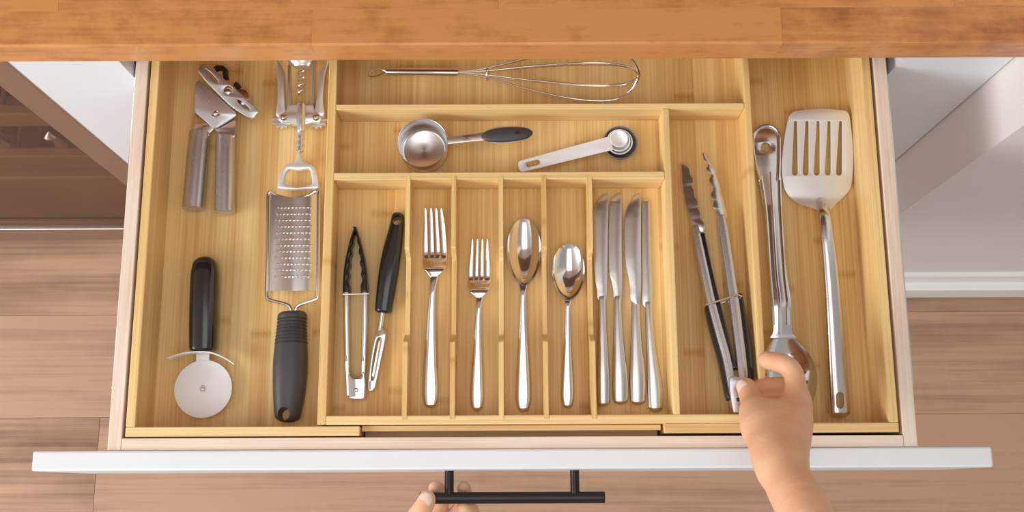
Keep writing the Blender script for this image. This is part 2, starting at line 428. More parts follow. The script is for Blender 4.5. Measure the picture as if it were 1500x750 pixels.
for ya_, yb2 in ((168, 186), (230, 247)):
    z1_, z0_ = zat(50, ya_, YF+.03), zat(50, yb2, YF+.03); z = (z0_+z1_)/2
    part('rack', join(box(x0+.04, x1-.04, YF+.03, YF+.045, z0_, z1_, .003), *[tube([(x0+.05+.03*k, YF+.035, z), (x0+.05+.03*k, YF+.158, z)], .0025, 6) for k in range(17)]), M_rack, ov, smooth=False)
part('drip_tray', box(x0+.042, x1-.042, YF+.022, YF+.15, zat(50, 339, YF+.022), zat(50, 262, YF+.022), .004), M_rack, ov, smooth=False)
for k, xk in enumerate((-.62, -.70, -.83)):
    part('glint_knob', lathe((xk, YF+.05, zat(50, 230, YF+.03)), [(.010, 0), (.012, .01), (.008, .03), (.011, .045), (1e-5, .05)], 16), M_polish, ov)  # chrome knobs added to give small glints behind the glass

# ------------------------------------------------------------------ drawer
dr = thing('drawer', 'open white-fronted kitchen drawer with a pale wood box', 'drawer', (0, 0.25, -0.07))
part('box_side', box(-0.3835, -0.3705, 0.0395, 0.50, -0.068, 0.001, 0.0008), M_birch_y, dr, smooth=False)
part('box_side', box(0.3700, 0.3830, 0.0395, 0.50, -0.068, 0.001, 0.0008), M_birch_y, dr, smooth=False)
part('box_front', box(-0.3703, 0.3698, 0.0395, 0.0508, -0.068, 0.001, 0.0006), M_birch_x, dr, smooth=False)
part('box_back', box(-0.3703, 0.3698, 0.488, 0.50, -0.068, 0.001, 0.0006), M_birch_x, dr, smooth=False)
part('box_bottom', box(-0.3703, 0.3698, 0.0509, 0.4879, -0.066, -0.0585), M_birch_x, dr, smooth=False)
part('drawer_front', box(-0.4525, 0.4515, 0.0205, 0.0393, -0.135, 0.004, 0.002), M_white, dr, smooth=False)
for s in (-1, 1):
    x = sorted((s*0.3838, s*0.3925))
    part('slide', box(x[0], x[1], 0.10, 0.50, -0.052, -0.022, .001), M_steel, dr, smooth=False)
ZH = -0.062
hx0, hx1 = at(614.5, 729, ZH).x, at(886, 729, ZH).x
YB = at(760, 729, ZH).y
hd = part('handle', tube([(hx0, YB, ZH), (hx0+.0006, YB, ZH), (hx1-.0006, YB, ZH), (hx1, YB, ZH)], [.0052, .0058, .0058, .0052], 20), M_bmetal, dr, label='black metal bar handle')
for px in (658, 842):
    x = at(px, 710, ZH).x
    part('handle_post', tube([(x, YB+.003, ZH), (x, 0.0208, ZH)], .0046, 16), M_bmetal, hd)

# ------------------------------------------------------------------ bamboo organiser
og = thing('drawer_organizer', 'expandable bamboo tray with many compartments filling the drawer', 'drawer organizer', (0, 0.25, -0.0585))
YB1 = 0.478                                     # back of the trays
B = 0.0009
def tray(xo, xi, yf, yb, xin, name_floor):
    """side tray: open towards the middle"""
    s = -1 if xo < 0 else 1
    a, b = sorted((xo, xin))
    f = part('extension_tray', box(a + (0.004 if s < 0 else 0), b - (0.004 if s > 0 else 0), yf+.004, yb-.004, ZS-0.0062, ZS), M_bam_y, og, smooth=False)
    w = sorted((xo, xi)); part('tray_wall', box(w[0], w[1], yf+.0094, yb-.0094, ZS-.0062, 0, B), M_bam_y, f, smooth=False)
    part('tray_wall', box(a, b, yf, yf+.0092, ZS-.0062, 0, B), M_bam_x, f, smooth=False)
    part('tray_wall', box(a, b, yb-.0092, yb, ZS-.0062, 0, B), M_bam_x, f, smooth=False)
    return f
tl = tray(-0.3680, -0.3590, 0.0522, YB1, at(527, 630, 0).x, '')
tr_ = tray(0.3668, 0.3578, 0.0535, YB1, at(973, 630, 0).x, '')
tl['label'] = 'wide open tray holding the can opener and grater'; tr_['label'] = 'wide open tray holding the spatula and slotted spoon'
# middle tray
XL0, XL1, XR0, XR1 = -0.1862, -0.1776, 0.2362, 0.2432
Y0, Y1 = 0.0626, 0.0712
cen = part('middle_tray', box(XL0+.002, XR1-.002, Y0+.002, YB1-.012, ZC-0.006, ZC), M_bam_y, og, smooth=False, label='raised middle tray divided for cutlery')
yb_c = YB1-.0095
part('tray_wall', box(XL0, XL1, Y0+.0002, yb_c, ZS+.0003, 0, B), M_bam_y, cen, smooth=False)
part('tray_wall', box(XR0, XR1, Y0+.0002, yb_c, ZS+.0003, 0, B), M_bam_y, cen, smooth=False)
part('tray_wall', box(XL1, XR0, Y0, Y1, ZS+.0003, -.0002, B), M_bam_x, cen, smooth=False)
part('tray_wall', box(XL1, XR0, yb_c-.008, yb_c, ZS+.0003, 0, B), M_bam_x, cen, smooth=False)
part('base_lip', box(at(531, 627, -.008).x, at(967, 627, -.008).x, Y0-.0104, Y0-.0006, -.034, -.028, .0005), M_bam_x, cen, smooth=False)
part('slide_rail', box(at(530, 627, -.008).x, at(968, 627, -.008).x, Y0-.0058, Y0-.0006, -.014, -.008, .0005), M_bam_x, cen, smooth=False)
part('divider', box(XL1, XR0, 0.3784, 0.3842, ZC, 0, B), M_bam_x, cen, smooth=False)
VX0, VX1 = 0.1530, 0.1597
part('divider', box(XL1, VX0, 0.3048, 0.3122, ZC, 0, B), M_bam_x, cen, smooth=False)
part('divider', box(VX0, VX1, Y1, 0.3783, ZC, 0, B), M_bam_y, cen, smooth=False)
ya, yb_ = 0.0672, 0.3085                       # slotted half way into the walls
yn0, yn1, dn = at(600, 497, 0).y, at(600, 366, 0).y, 0.019
pr = [(ya, ZC), (yb_, ZC), (yb_, 0.0003)]
for k in range(7): t = k/6; pr.append((yn1 - 0.010*t + .003, 0.0003 - dn*(3*t*t - 2*t**3)))
for k in range(7): t = k/6; pr.append((yn0 + 0.010*(1-t) - .003, 0.0003 - dn*(1 - (3*t*t - 2*t**3))))
pr.append((ya, 0.0003))
for xt, xb in ((593.5, 589.5), (663.5, 656.5), (733.7, 727.0), (796.0, 793.5), (859.5, 867.5)):
    xa = (at(xt, 262, 0).x + at(xb, 608, 0).x)/2
    part('divider', prism(pr, 'X', xa, xa + 0.0046), M_bam_y, cen, smooth=False)

# ------------------------------------------------------------------ cutlery
def sub(pts, ox, oy, s): return [(ox + x/s, oy + y/s) for x, y in pts]
def fork(label, left, right, slots, tip_y, root_y, tines, neck, handle, lift):
    z = ZC + 0.004
    base = at(handle[-1][0], handle[-1][1], ZC)
    t = thing('fork', label, 'fork', base, 'forks in the cutlery tray')
    # outline of the head in pixels: left side up, tines, right side down
    o = list(left)
    n = len(tines)
    for i, (x, w) in enumerate(tines):
        if i: o += [(slots[i-1] + 1.0, root_y - 6)]
        o += [(x - w, tip_y + 5), (x - w*0.5, tip_y + 0.6), (x + w*0.5, tip_y + 0.6), (x + w, tip_y + 5)]
        if i < n-1: o += [(slots[i] - 1.0, root_y - 6), (slots[i], root_y)]
    o += list(right)
    o = dense(o, 3.0)
    yT, yR, yN = at(0, tip_y, z).y, at(0, root_y, z).y, at(0, neck, z).y
    def zf(x, y):
        if y > yR: k = (y - yR)/(yT - yR); return lift*k*k + 0.001
        k = (yR - y)/max(1e-6, yR - yN); return 0.001 + 0.010*k*k*(3 - 2*min(k, 1)) if k < 1 else 0.011
    part('head', plate(pxo(o, z), [], ZC+0.0012, ZC+0.0030, 0.0005, zf), M_polish, t, sharp=50)
    st = [(x, y, w, ZC + 0.0005 + h + dz, h) for x, y, w, dz, h in handle]
    part('handle', loftpx(st, 22, 2.4, 0, 0.005, 5), M_polish, t)
fork('large dinner fork with four tines', [(640, 408), (630.5, 408), (627, 402), (621, 396), (619.4, 388), (619.5, 358), (621.5, 330)], [(652.8, 330), (655.2, 362), (655, 388), (653, 397), (646, 404), (641, 408)],
     [628.3, 637.4, 646.4], 308, 378, [(624.2, 2.4), (632.4, 2.6), (639.8, 2.6), (647.4, 2.4)], 404,
     [(636.3, 404, 12, .0105, .0012), (634.2, 422, 9.5, .011, .0016), (632.3, 450, 11, .010, .0018), (631, 500, 16, .006, .002), (630.4, 545, 21.5, .0025, .0022), (630.4, 575, 24, .0007, .0021), (630.4, 590, 19, .0002, .0018)], .012)
fork('small salad fork with four short tines', [(707, 438), (698, 438), (693.5, 434), (687, 427), (685.6, 420), (686.2, 395), (689, 372)], [(717, 372), (718.6, 395), (718.6, 420), (717, 427), (711, 434), (706.5, 438)],
     [694.2, 702.0, 710.2], 352, 411, [(692.4, 2.0), (699.8, 2.1), (707.0, 2.1), (714.2, 2.0)], 435,
     [(702.4, 435, 11, .0095, .0012), (701.5, 448, 8.4, .010, .0016), (700.5, 475, 9.5, .009, .0018), (699.5, 520, 14, .005, .002), (698.7, 560, 18.5, .002, .0021), (698.7, 583, 20, .0006, .002), (698.7, 595, 16, .0002, .0018)], .010)
def spoon(label, cx, y0, y1, hw, handle, depth):
    base = at(handle[-1][0], handle[-1][1], ZC)
    t = thing('spoon', label, 'spoon', base, 'spoons in the cutlery tray')
    zr = ZC + depth + 0.0012
    nr, na = 12, 48; V, F = [], []
    yc = y0 + (y1-y0)*0.46
    for side in (0, 1):
        for i in range(nr+1):
            r = i/nr
            for k in range(na):
                a = 2*math.pi*k/na
                ux, uy = math.cos(a), math.sin(a)           # uy > 0 towards the handle
                ly = (y1 - yc) if uy > 0 else (yc - y0)
                w = hw*(1 - 0.20*max(0, uy)**2)
                px, py = cx + w*ux*r, yc + ly*uy*r
                p = at(px, py, zr)
                dz = -depth*(1 - r*r)**0.85 + (0.006*max(0, uy)**3*r**3)
                V.append((p.x, p.y, zr + dz - (0.0011 if side else 0)))
    for side in (0, 1):
        o = side*(nr+1)*na
        for i in range(nr):
            for k in range(na): F.append((o+i*na+k, o+i*na+(k+1) % na, o+(i+1)*na+(k+1) % na, o+(i+1)*na+k))
    a, b = nr*na, (nr+1)*na + nr*na
    for k in range(na): F.append((a+k, a+(k+1) % na, b+(k+1) % na, b+k))
    vf = (V, F)
    bm = bmesh.new(); vs = [bm.verts.new(v) for v in V]
    for f in F: bm.faces.new([vs[i] for i in f])
    bmesh.ops.remove_doubles(bm, verts=bm.verts, dist=1e-6); bm.verts.index_update()
    vf = [tuple(v.co) for v in bm.verts], [tuple(v.index for v in f.verts) for f in bm.faces]; bm.free()
    part('bowl', vf, M_polish, t, sharp=60)
    part('handle', loftpx([(x, y, w, ZC + .0005 + h + dz, h) for x, y, w, dz, h in handle], 22, 2.4, 0, .005, 5), M_polish, t)
spoon('large tablespoon with a long oval bowl', 767.6, 320, 421, 25.3, [(766.5, 417, 13, .0125, .0010), (766.3, 428, 9, .0135, .0015), (766.2, 455, 9.5, .012, .0018), (766.5, 505, 15, .007, .002), (766.8, 550, 21, .0025, .0022), (766.8, 582, 23, .0006, .0021), (766.8, 596, 18, .0002, .0018)], .0085)
spoon('small teaspoon with a round bowl', 832.6, 357, 442, 24, [(832, 438, 12, .0115, .0010), (831.8, 448, 8, .012, .0015), (831.5, 475, 8.5, .010, .0018), (831.5, 520, 13, .006, .002), (831.5, 560, 18.5, .002, .0021), (831.5, 581, 19.5, .0006, .002), (831.5, 591, 15, .0002, .0018)], .008)
def knife(label, blade, handle, dz=0.0):
    base = at(handle[-1][0], handle[-1][1], ZC)
    t = thing('dinner_knife', label, 'knife', base, 'dinner knives in the cutlery tray')
    z = ZC + .002 + dz
    part('blade', plate(pxo(catmull(blade, 4), z), [], z, z + .0014, .0004), M_blade, t, sharp=50)
    part('handle', loftpx([(x, y, w, ZC + .0006 + h, h) for x, y, w, h in handle], 18, 2.4, .002, .005, 5), M_blade, t)
knife('leftmost dinner knife of four in the tray', [(876, 440), (873.5, 424), (871, 408), (868.8, 372), (868, 322), (870.5, 305), (876, 294), (883, 286), (888.5, 284.6), (890.6, 289), (890.4, 340), (889.4, 406), (888, 440)],
      [(882, 436, 12, .0018), (882.5, 470, 12.5, .0022), (883.2, 510, 15, .0026), (884, 555, 19, .003), (884.2, 588, 18, .0026)])
knife('second dinner knife from the left, straight and close to the leftmost', [(899.4, 440), (897.4, 424), (894, 408), (891.9, 397), (891.2, 349), (893, 300), (897.4, 290), (903, 285), (908.5, 283.6), (910.4, 289), (910.6, 350), (910.6, 440)],
      [(904.8, 436, 11.5, .0018), (905.2, 470, 13, .0022), (906.5, 510, 17, .0026), (908.4, 555, 23, .003), (908.8, 585, 22, .0026)])
knife('third dinner knife from the left, lying over its neighbour', [(924.4, 440), (922, 420), (919.8, 406), (916, 385), (914.4, 365), (914.4, 325), (917, 310), (921, 300), (929, 288), (935, 284.6), (938.2, 292), (938.8, 360), (938, 440)],
      [(931, 436, 12.5, .0018), (931.5, 470, 14, .0022), (932.5, 510, 18, .0026), (934, 555, 24, .003), (934.2, 586, 22, .0026)], .0016)
knife('rightmost dinner knife, set lower than the others', [(941.5, 446), (940.6, 410), (939.9, 360), (940.3, 300), (942.6, 293.5), (947, 292), (951.5, 297), (952.9, 360), (956.2, 446)],
      [(950, 444, 11.5, .0018), (951.8, 478, 12.5, .0022), (955, 520, 16, .0026), (959.5, 565, 23, .003), (961, 596, 22, .0026)])

# peeler
t = thing('vegetable_peeler', 'black-handled swivel vegetable peeler leaning beside the small tongs', 'peeler', at(560, 430, ZC))
hz = ZC + .0086
h = loftpx([(583, 318, 18, hz, .0066), (580.5, 335, 21.5, hz, .0072), (575, 365, 27, hz, .0080), (570.5, 392, 29, hz, .0084), (566.5, 420, 28, hz, .0082), (563, 445, 26, hz, .0076), (562, 455, 25, hz, .0072)], 24, 2.6, .005, .003, 4)
c = at(582.3, 326, hz)
part('grip', cutmesh(h, [lathe((c.x, c.y, hz-.02), [(.0042, 0), (.0042, .04)], 20)]), M_black, t, label='glossy black handle with hanging hole')
part('stem', tube([at(561.2, 452, hz), at(558, 474, hz-.001), at(556.5, 484, hz-.002)], .0026, 12), M_polish, t)
z = hz - .002
outl = catmull([(560.5, 478), (565, 488), (564.4, 500), (558.5, 528), (553, 555), (549, 569), (541.5, 573), (539.2, 566), (541.5, 540), (545.8, 510), (549, 495), (552, 487), (555.4, 479)], 4)
inn = catmull([(557, 497), (553.5, 520), (548.5, 548), (545.8, 556), (544.2, 552), (546.5, 530), (551, 505), (554, 496)], 4)
part('blade_frame', plate(pxo(outl, z), [pxo(inn, z)], z-.0022, z+.0022, .0008), M_polish, t)
part('blade', plate(pxo([(555, 499), (557.5, 501), (547.5, 552), (544.8, 551)], z-.001), [], z-.0016, z-.0008), M_steel, t, smooth=False)

# small tongs
t = thing('mini_tongs', 'small steel tongs with black silicone tips', 'tongs', at(520, 470, ZC))
z = ZC + .008
for s in (-1, 1):
    X = lambda d: 521.3 + s*d
    arm = [(X(13.6), 425), (X(13.4), 470), (X(12.4), 520), (X(11.0), 560), (X(10.4), 580)]
    part('arm', loftpx([(x, y, 8.0 if y < 530 else 5, z, .0062) for x, y in arm], 14, 5, 0, 0, 4), M_polish, t)
    outer = [(X(-1.5 if s < 0 else -3), 334), (X(2), 337), (X(9), 360), (X(15), 388), (X(17.2), 410), (X(18), 430)]
    wav = [(X(8.5), 430), (X(8.2), 420), (X(10.5), 412), (X(8.6), 404), (X(9.8), 396), (X(7.2), 388), (X(8.2), 380), (X(5.2), 372), (X(6.2), 364), (X(3.2), 357), (X(3.2), 350), (X(0.6), 343)]
    part('silicone_tip', plate(pxo(catmull(outer, 5, False) + catmull(wav, 5, False), z), [], ZC+.0006, ZC+.0155, .0012), M_silic, t)
part('lock_ring', tube([at(502.8, 431, z+.007), at(540.2, 430.5, z+.007), at(540.2, 430.5, z-.007), at(502.8, 431, z-.007)], .0008, 8, True), M_wire, t)
outl = catmull([(511.5, 545), (513, 549), (518, 553.5), (524, 553.5), (529.5, 549), (531, 545), (533.5, 546), (534.8, 560), (534.2, 581), (531, 584), (513, 584), (510.6, 581), (510, 560), (509.8, 546)], 4)
hp = part('pivot_plate', plate(pxo(outl, z+.006), [], z-.006, z+.0066, .001), M_polish, t)
c = at(521.5, 571, z+.0066); part('rivet', dome(c, .0022, .001), M_steel, hp)

# ------------------------------------------------------------------ measuring cup and spoons
t = thing('measuring_cup', 'round steel measuring cup with a grey oval grip', 'measuring cup', at(618.6, 218, ZC))
zr = ZC + .029
c = at(618.6, 208.8, zr); R = 37.2*mpp(618, 208, zr)
cup = lathe((c.x, c.y, ZC), [(1e-5, .0016), (R*.80, .0016), (R*.88, .0030), (R*.925, .0065), (R*.965, .0288), (R*.985, .0292), (R, .0286), (R*.965, .0062), (R*.92, .0022), (R*.84, .0003), (1e-5, .0003)], 56)
part('cup', cup, M_cup, t, sharp=60)
zg = zr - .003
p0, p1 = at(655.5, 206, zg), at(712, 199.5, zg)
part('handle_strip', loft([(p0, .0042, .0011), (p0.lerp(p1, .3), .0040, .0010), (p0.lerp(p1, .7), .0042, .0010), (p1, .0046, .0010)], 12, 6), M_cup, t)
part('handle_edge', loftpx([(708, 199.5, 17, zg-.0016, .0006), (720, 198.3, 21.5, zg-.0016, .0006), (743, 197, 23, zg-.0016, .0006), (765, 195.2, 20, zg-.0016, .0006), (774, 194.5, 14, zg-.0016, .0006), (779, 194, 6, zg-.0016, .0006)], 16, 2.5, .002, .001, 4), M_cup, t) if False else None
def leaf(pts, z0, z1, bev, holes=()): return plate(pxo(catmull(pts, 5), (z0+z1)/2), [pxo(hh, (z0+z1)/2) for hh in holes], z0, z1, bev)
oval = lambda g: [(707-g, 200.5), (713, 191.8-g*.8), (727, 187.0-g), (745, 185.6-g), (763, 186-g), (775, 189-g*.8), (780+g, 194.5), (776, 200.5+g*.6), (764, 205.5+g), (745, 208.6+g), (727, 209+g), (713, 206.5+g*.8)]
part('grip_backing', leaf(oval(0.8), zg-.0028, zg-.0010, .0006), M_cup, t)
hg = loftpx([(707, 200.2, 9, zg+.0012, .0012), (711, 199.7, 14, zg+.0015, .0022), (720, 198.9, 19.5, zg+.0018, .0030), (735, 197.8, 22.6, zg+.002, .0034), (750, 196.8, 22.4, zg+.002, .0034), (765, 195.7, 19.2, zg+.0018, .0030), (774, 195.0, 13.4, zg+.0015, .0022), (778.4, 194.7, 7, zg+.0012, .0012)], 24, 2.3, .0012, .0012, 4)
gp = part('grip', cutmesh(hg, [prism(pxo(circ(759, 194.3, 4.4, 16, 2.3, -.08), zg+.004), 'Z', zg+.003, zg+.02)]), M_rubber, t, label='dark grey soft oval grip')

zt = ZC + .0175
def mspoon(label, cx, cy, r, top, depth, mat, handle, rim_w=.0011):
    c = at(cx, cy, top); Rm = r*mpp(cx, cy, top)
    t = thing('measuring_spoon', label, 'measuring spoon', (c.x, c.y, top - depth), 'nested measuring spoons')
    pr_ = []
    for k in range(9): a = k/8*math.pi/2; pr_.append((max(1e-5, (Rm-rim_w)*math.sin(a)), -(depth-.001)*math.cos(a)))
    pr_ += [(Rm-.0002, .0001), (Rm, -.0006)]
    for k in range(8, -1, -1): a = k/8*math.pi/2; pr_.append((max(1e-5, (Rm-.0002)*math.sin(a)), -depth*math.cos(a)-.0003))
    b = part('bowl', lathe((c.x, c.y, top), pr_, 40), mat, t, sharp=60)
    if handle: part('handle', handle, mat, t)
    return t
def mhandle(x0, y0, w0, x1, y1, w1, z0, z1, hole=True):
    zz = (z0+z1)/2
    a = math.atan2(y1-y0, x1-x0); nx, ny = -math.sin(a), math.cos(a); ux, uy = math.cos(a), math.sin(a)
    o = [(x0 + nx*w0/2, y0 + ny*w0/2)] + [(x1 + w1/2*(nx*math.cos(k) + ux*math.sin(k)*.55), y1 + w1/2*(ny*math.cos(k) + uy*math.sin(k)*.55)) for k in [j*math.pi/10 for j in range(11)]] + [(x0 - nx*w0/2, y0 - ny*w0/2)]
    hl = [pxo(slot(x1 - ux*24, y1 - uy*24, 8.0, x1 - ux*8, y1 - uy*8, 8.0), zz)] if hole else []
    return plate(pxo(dense(o, 6), zz), hl, z0, z1, .0005)
# the handles lie on top of each other, the bowls in each other
mspoon('smallest white measuring spoon, on top of the nest, with slotted handle', 906.8, 203.0, 13.2, zt, .0062, M_wplast, mhandle(896, 209.5, 20.5, 764, 243.8, 17, zt-.0016, zt-.0001))
mspoon('white measuring spoon just under the smallest', 907.2, 206.3, 16.2, zt-.0006, .0088, M_wplast, mhandle(893, 210.5, 18, 766, 243.4, 15.6, zt-.0032, zt-.0018))
mspoon('largest of the white measuring spoons', 907.6, 207.6, 19.4, zt-.0016, .0112, M_wplast, mhandle(890, 211.3, 16.8, 767, 243.2, 15, zt-.0048, zt-.0034))
mspoon('dark grey measuring spoon at the bottom of the nest', 908.6, 208.6, 25.8, zt-.0012, .0160, M_gplast, mhandle(886, 212.5, 14, 767, 243.2, 13, zt-.0064, zt-.0050))

# ------------------------------------------------------------------ whisk
t = thing('whisk', 'steel balloon whisk lying at the back of the drawer', 'whisk', at(740, 108, ZC))
zh, zw = ZC + .0105, ZC + .0345
A, Bq = at(566.4, 104.9, zh), at(671.3, 106.2, zh + .006); E = at(937, 110.5, zw)
part('handle', loft([(A, .0038, .0038), (A.lerp(Bq, .02), .0042, .0042), (A.lerp(Bq, .97), .0040, .0040), (Bq, .0036, .0036)], 20), M_steel, t)
ax = (E - Bq).normalized(); ln = (E - Bq).length; sd = ax.cross(Vector((0, 0, 1))).normalized(); upv = sd.cross(ax).normalized()
prof_ = [(0, 1.2), (.10, 4.2), (.22, 11.5), (.40, 24.5), (.62, 37), (.78, 40.6), (.87, 38), (.93, 31), (.97, 20), (.992, 8), (1.0, 0)]
pc = catmull(prof_, 4, False)
for k, ang in enumerate((4, 47, 92, 136)):
    a = math.radians(ang); dv = sd*math.cos(a) + upv*math.sin(a)
    up_ = [Bq + ax*ln*(u - .0025*k*u) + dv*r*.000715 for u, r in pc]; dn_ = [Bq + ax*ln*(u - .0025*k*u) - dv*r*.000715 for u, r in pc][:-1][::-1]
    part('wire_loop', tube(up_ + dn_, .00085, 8), M_wire, t)
q = Bq + ax*ln*.165
part('binding_ring', tube([q + (sd*math.cos(b) + upv*math.sin(b))*.0082 for b in [j*math.pi/12 for j in range(24)]], .0006, 6, True), M_wire, t)
lp = catmull([(566, 104.6), (556, 101.2), (545, 103.5), (539.8, 109), (543, 112.4), (552, 111), (561, 107.5), (566.5, 105.4)], 5, False)
part('hanging_loop', tube([at(x, y, zh) for x, y in lp], .0007, 6), M_wire, t)

# ------------------------------------------------------------------ can opener
t = thing('can_opener', 'steel can opener with two tube handles in the left tray', 'can opener', at(312, 230, ZS))
K = lambda pts: sub(pts, 260, 85, 5.77)
zo = ZS + .011
for st, nm in (([(292.6, 194, 30), (288, 240, 30.5), (282.4, 305, 31)], 0), ([(330.6, 201, 28), (330, 250, 28.5), (329, 311, 29)], 1)):
    o = loftpx([(x, y, w, zo, .0100) for x, y, w in st], 28, 2.1, .001, .0015, 4)
    hnd = part('handle', o, M_brush, t)
    x, y, w = st[0]
    part('handle_seam', loftpx([(x - 11.5, y+2, 2.6, zo+.0045, .001), (st[1][0]-11.8, st[1][1], 2.6, zo+.0045, .001), (st[2][0]-12, st[2][1]-2, 2.6, zo+.0045, .001)], 8, 3), M_polish, hnd)
zl = ZS + .012
part('jaw_link', plate(pxo(catmull(K([(152, 470), (138, 540), (128, 650), (200, 665), (268, 660), (276, 640), (310, 605), (345, 560), (250, 470)]), 4), zl), [], zl, zl+.002, .0005), M_steel, t)
part('jaw_link', plate(pxo(catmull(K([(320, 600), (350, 640), (345, 680), (415, 690), (485, 680), (500, 620), (500, 545), (470, 520), (380, 540)]), 4), zl), [], zl+.0021, zl+.0041, .0005), M_steel, t)
zb_ = ZS + .0165
tilt = lambda x, y: .13*(y - at(315, 190, zb_).y)
part('body_plate', plate(pxo(dense(K([(196, 216), (175, 235), (163, 300), (152, 455), (165, 480), (300, 592), (320, 602), (345, 592), (480, 515), (508, 495), (500, 470), (210, 222)]), 4), zb_), [], zb_, zb_+.003, .001, tilt), M_brush, t)
c = at(*K([(325, 470)])[0], zb_+.0042); part('rivet', join(lathe(c, [(.0052, 0), (.005, .0008), (.004, .001), (1e-5, .001)], 24), dome((c.x, c.y, c.z+.0009), .0028, .0018)), M_polish, t)
# folded lens-shaped jaw cover
zj = ZS + .027
lens = catmull(K([(235, 72), (330, 130), (450, 225), (570, 335), (676, 438), (660, 470), (622, 502), (540, 465), (430, 385), (310, 270), (230, 185), (182, 118), (200, 85)]), 4)
hol = [K(circ(432, 275, 36, 18)), K([(250, 105), (290, 135), (345, 195), (352, 222), (310, 205), (265, 150)]), K([(500, 345), (530, 355), (600, 415), (610, 440), (560, 415), (510, 370)])]
part('jaw_cover', plate(pxo(lens, zj), [pxo(q, zj) for q in hol], zj-.0016, zj, .0006, lambda x, y: tilt(x, y) - .004), M_brush, t)
mid = catmull(K([(190, 128), (250, 205), (330, 285), (450, 400), (560, 470), (618, 498)]), 5, False)
wv = [at(x, y, zj-.001) + Vector((0, 0, tilt(0, at(x, y, zj).y) - .004)) for x, y in mid]; part('cover_flange', loft([(v - Vector((0, 0, .005)), .0009, .0055) for v in wv], 10, 5), M_polish, t)
c = at(*K([(430, 292)])[0], zj-.0045); part('cover_rivet', dome(c, .0058, .0050), M_polish, t)
part('turning_key', loft([(at(*q, ZS+.014), .0026, .0045) for q in K([(318, 98), (345, 84), (385, 88), (408, 110), (405, 140), (412, 175)])], 10, 3), M_hole, t, label='black turning key')
part('key_tab', loft([(at(*q, ZS+.014), .0028, .004) for q in K([(490, 222), (505, 232), (518, 250)])], 10, 3), M_hole, t)
c = at(355, 150, ZS); part('gear_wheel', lathe((at(352, 142, zb_).x, at(352, 142, zb_).y, ZS+.004), [(.009, 0), (.009, .012), (.006, .013), (1e-5, .013)], 20), M_steel, t)

# ------------------------------------------------------------------ corkscrew
t = thing('corkscrew', 'winged steel corkscrew above the grater', 'corkscrew', at(437, 180, ZS))
K = lambda pts: sub(pts, 395, 85, 3.75)
zk = ZS + .012
ctilt = lambda x, y: .11*(y - at(437, 172, zk).y)
KP = lambda x, y, z=zk: at(395 + x/3.75, 85 + y/3.75, z)
for xs_ in ((110, 113), (243, 241)):
    part('frame_bar', loft([(KP(xs_[0], 45), .0016, .0045), (KP(xs_[1], 265), .0018, .005)], 12, 4), M_cast, t)
part('frame_base', plate(pxo(dense(K([(105, 262), (245, 262), (252, 300), (285, 322), (288, 345), (275, 362), (235, 362), (200, 372), (150, 372), (110, 362), (70, 362), (52, 345), (55, 320), (95, 300)]), 3), zk), [], zk-.006, zk+.005, .0012, ctilt), M_cast, t)
bell = [(KP(176, y), w/2/3.75*mpp(437, 95, zk), w/2/3.75*mpp(437, 95, zk)*.62) for y, w in ((-70, 150), (-20, 160), (10, 158), (30, 140), (42, 105), (50, 90))]
part('bell_cap', loft(bell, 28), M_cast, t)
hel = []
for k in range(90):
    u = k/89; a = u*2*math.pi*3.6
    b = KP(176 - 2*u, 70 + 130*u); rr = .0034*(1 - .15*u)
    hel.append(b + Vector((rr*math.cos(a), 0, rr*math.sin(a))))
part('screw_worm', tube(hel, .0011, 8), M_wire, t)
part('sleeve', loft([(KP(173, 253, zk+.006), .0040, .0040), (KP(173, 258, zk+.006), .0046, .0046), (KP(170, 395, zk+.004), .0049, .0049), (KP(170, 405, zk+.004), .0045, .0045)], 22), M_cast, t)
rk = []
for k in range(29):
    y = 400 + k*4.2; r_ = .0044 if (k//4) % 2 == 0 else .0030
    rk.append((KP(168 - k*.1, y), r_, r_))
part('toothed_shaft', loft(rk, 18), M_cast, t)
for s, gx in ((-1, 76), (1, 255)):
    gy = 328
    teeth = []
    for k in range(60):
        a = 2*math.pi*k/60
        low = math.sin(a) > -0.35 and (math.cos(a)*s > -0.95)
        rad = 50 + (8 if (k % 5 in (0, 1)) else -3) if low else 40
        teeth.append((gx + s*6 + rad*math.cos(a)*.98, gy + 12 + rad*math.sin(a)*.92))
    if s < 0: armo = [(40, 322), (48, 250), (52, 180), (50, 110), (46, 10), (60, 38), (80, 70), (90, 100), (90, 180), (92, 270), (96, 322)]
    else: armo = [(345, 10), (318, 90), (306, 160), (300, 250), (304, 322), (246, 322), (256, 270), (268, 200), (276, 130), (284, 95), (310, 55)]
    ar = part('lever_arm', plate(pxo(catmull(K(armo), 4), zk-.001), [], zk-.0052, zk+.0042, .0014, ctilt), M_cast, t)
    part('gear', plate(pxo(K(teeth), zk-.002), [], zk-.006, zk+.0015, .0004), M_cast, ar)
    c = KP(gx, gy, zk+.005); part('pivot_pin', join(lathe(c, [(.0036, 0), (.0034, .0006), (.0024, .0007), (1e-5, .0007)], 20), dome((c.x, c.y, c.z), .0019, .0014)), M_polish, ar)
op = catmull(K([(158, 520), (168, 518), (182, 560), (195, 576), (235, 590), (258, 620), (272, 700), (262, 720), (200, 722), (150, 726), (60, 722), (44, 706), (55, 650), (80, 600), (110, 580), (132, 574), (146, 555)]), 4)
ih = catmull(K([(112, 614), (165, 620), (210, 612), (225, 625), (234, 680), (224, 698), (160, 712), (100, 700), (84, 682), (90, 640)]), 4)
part('bottle_opener', plate(pxo(op, zk), [pxo(ih, zk)], zk-.004, zk+.003, .0018), M_satin, t)

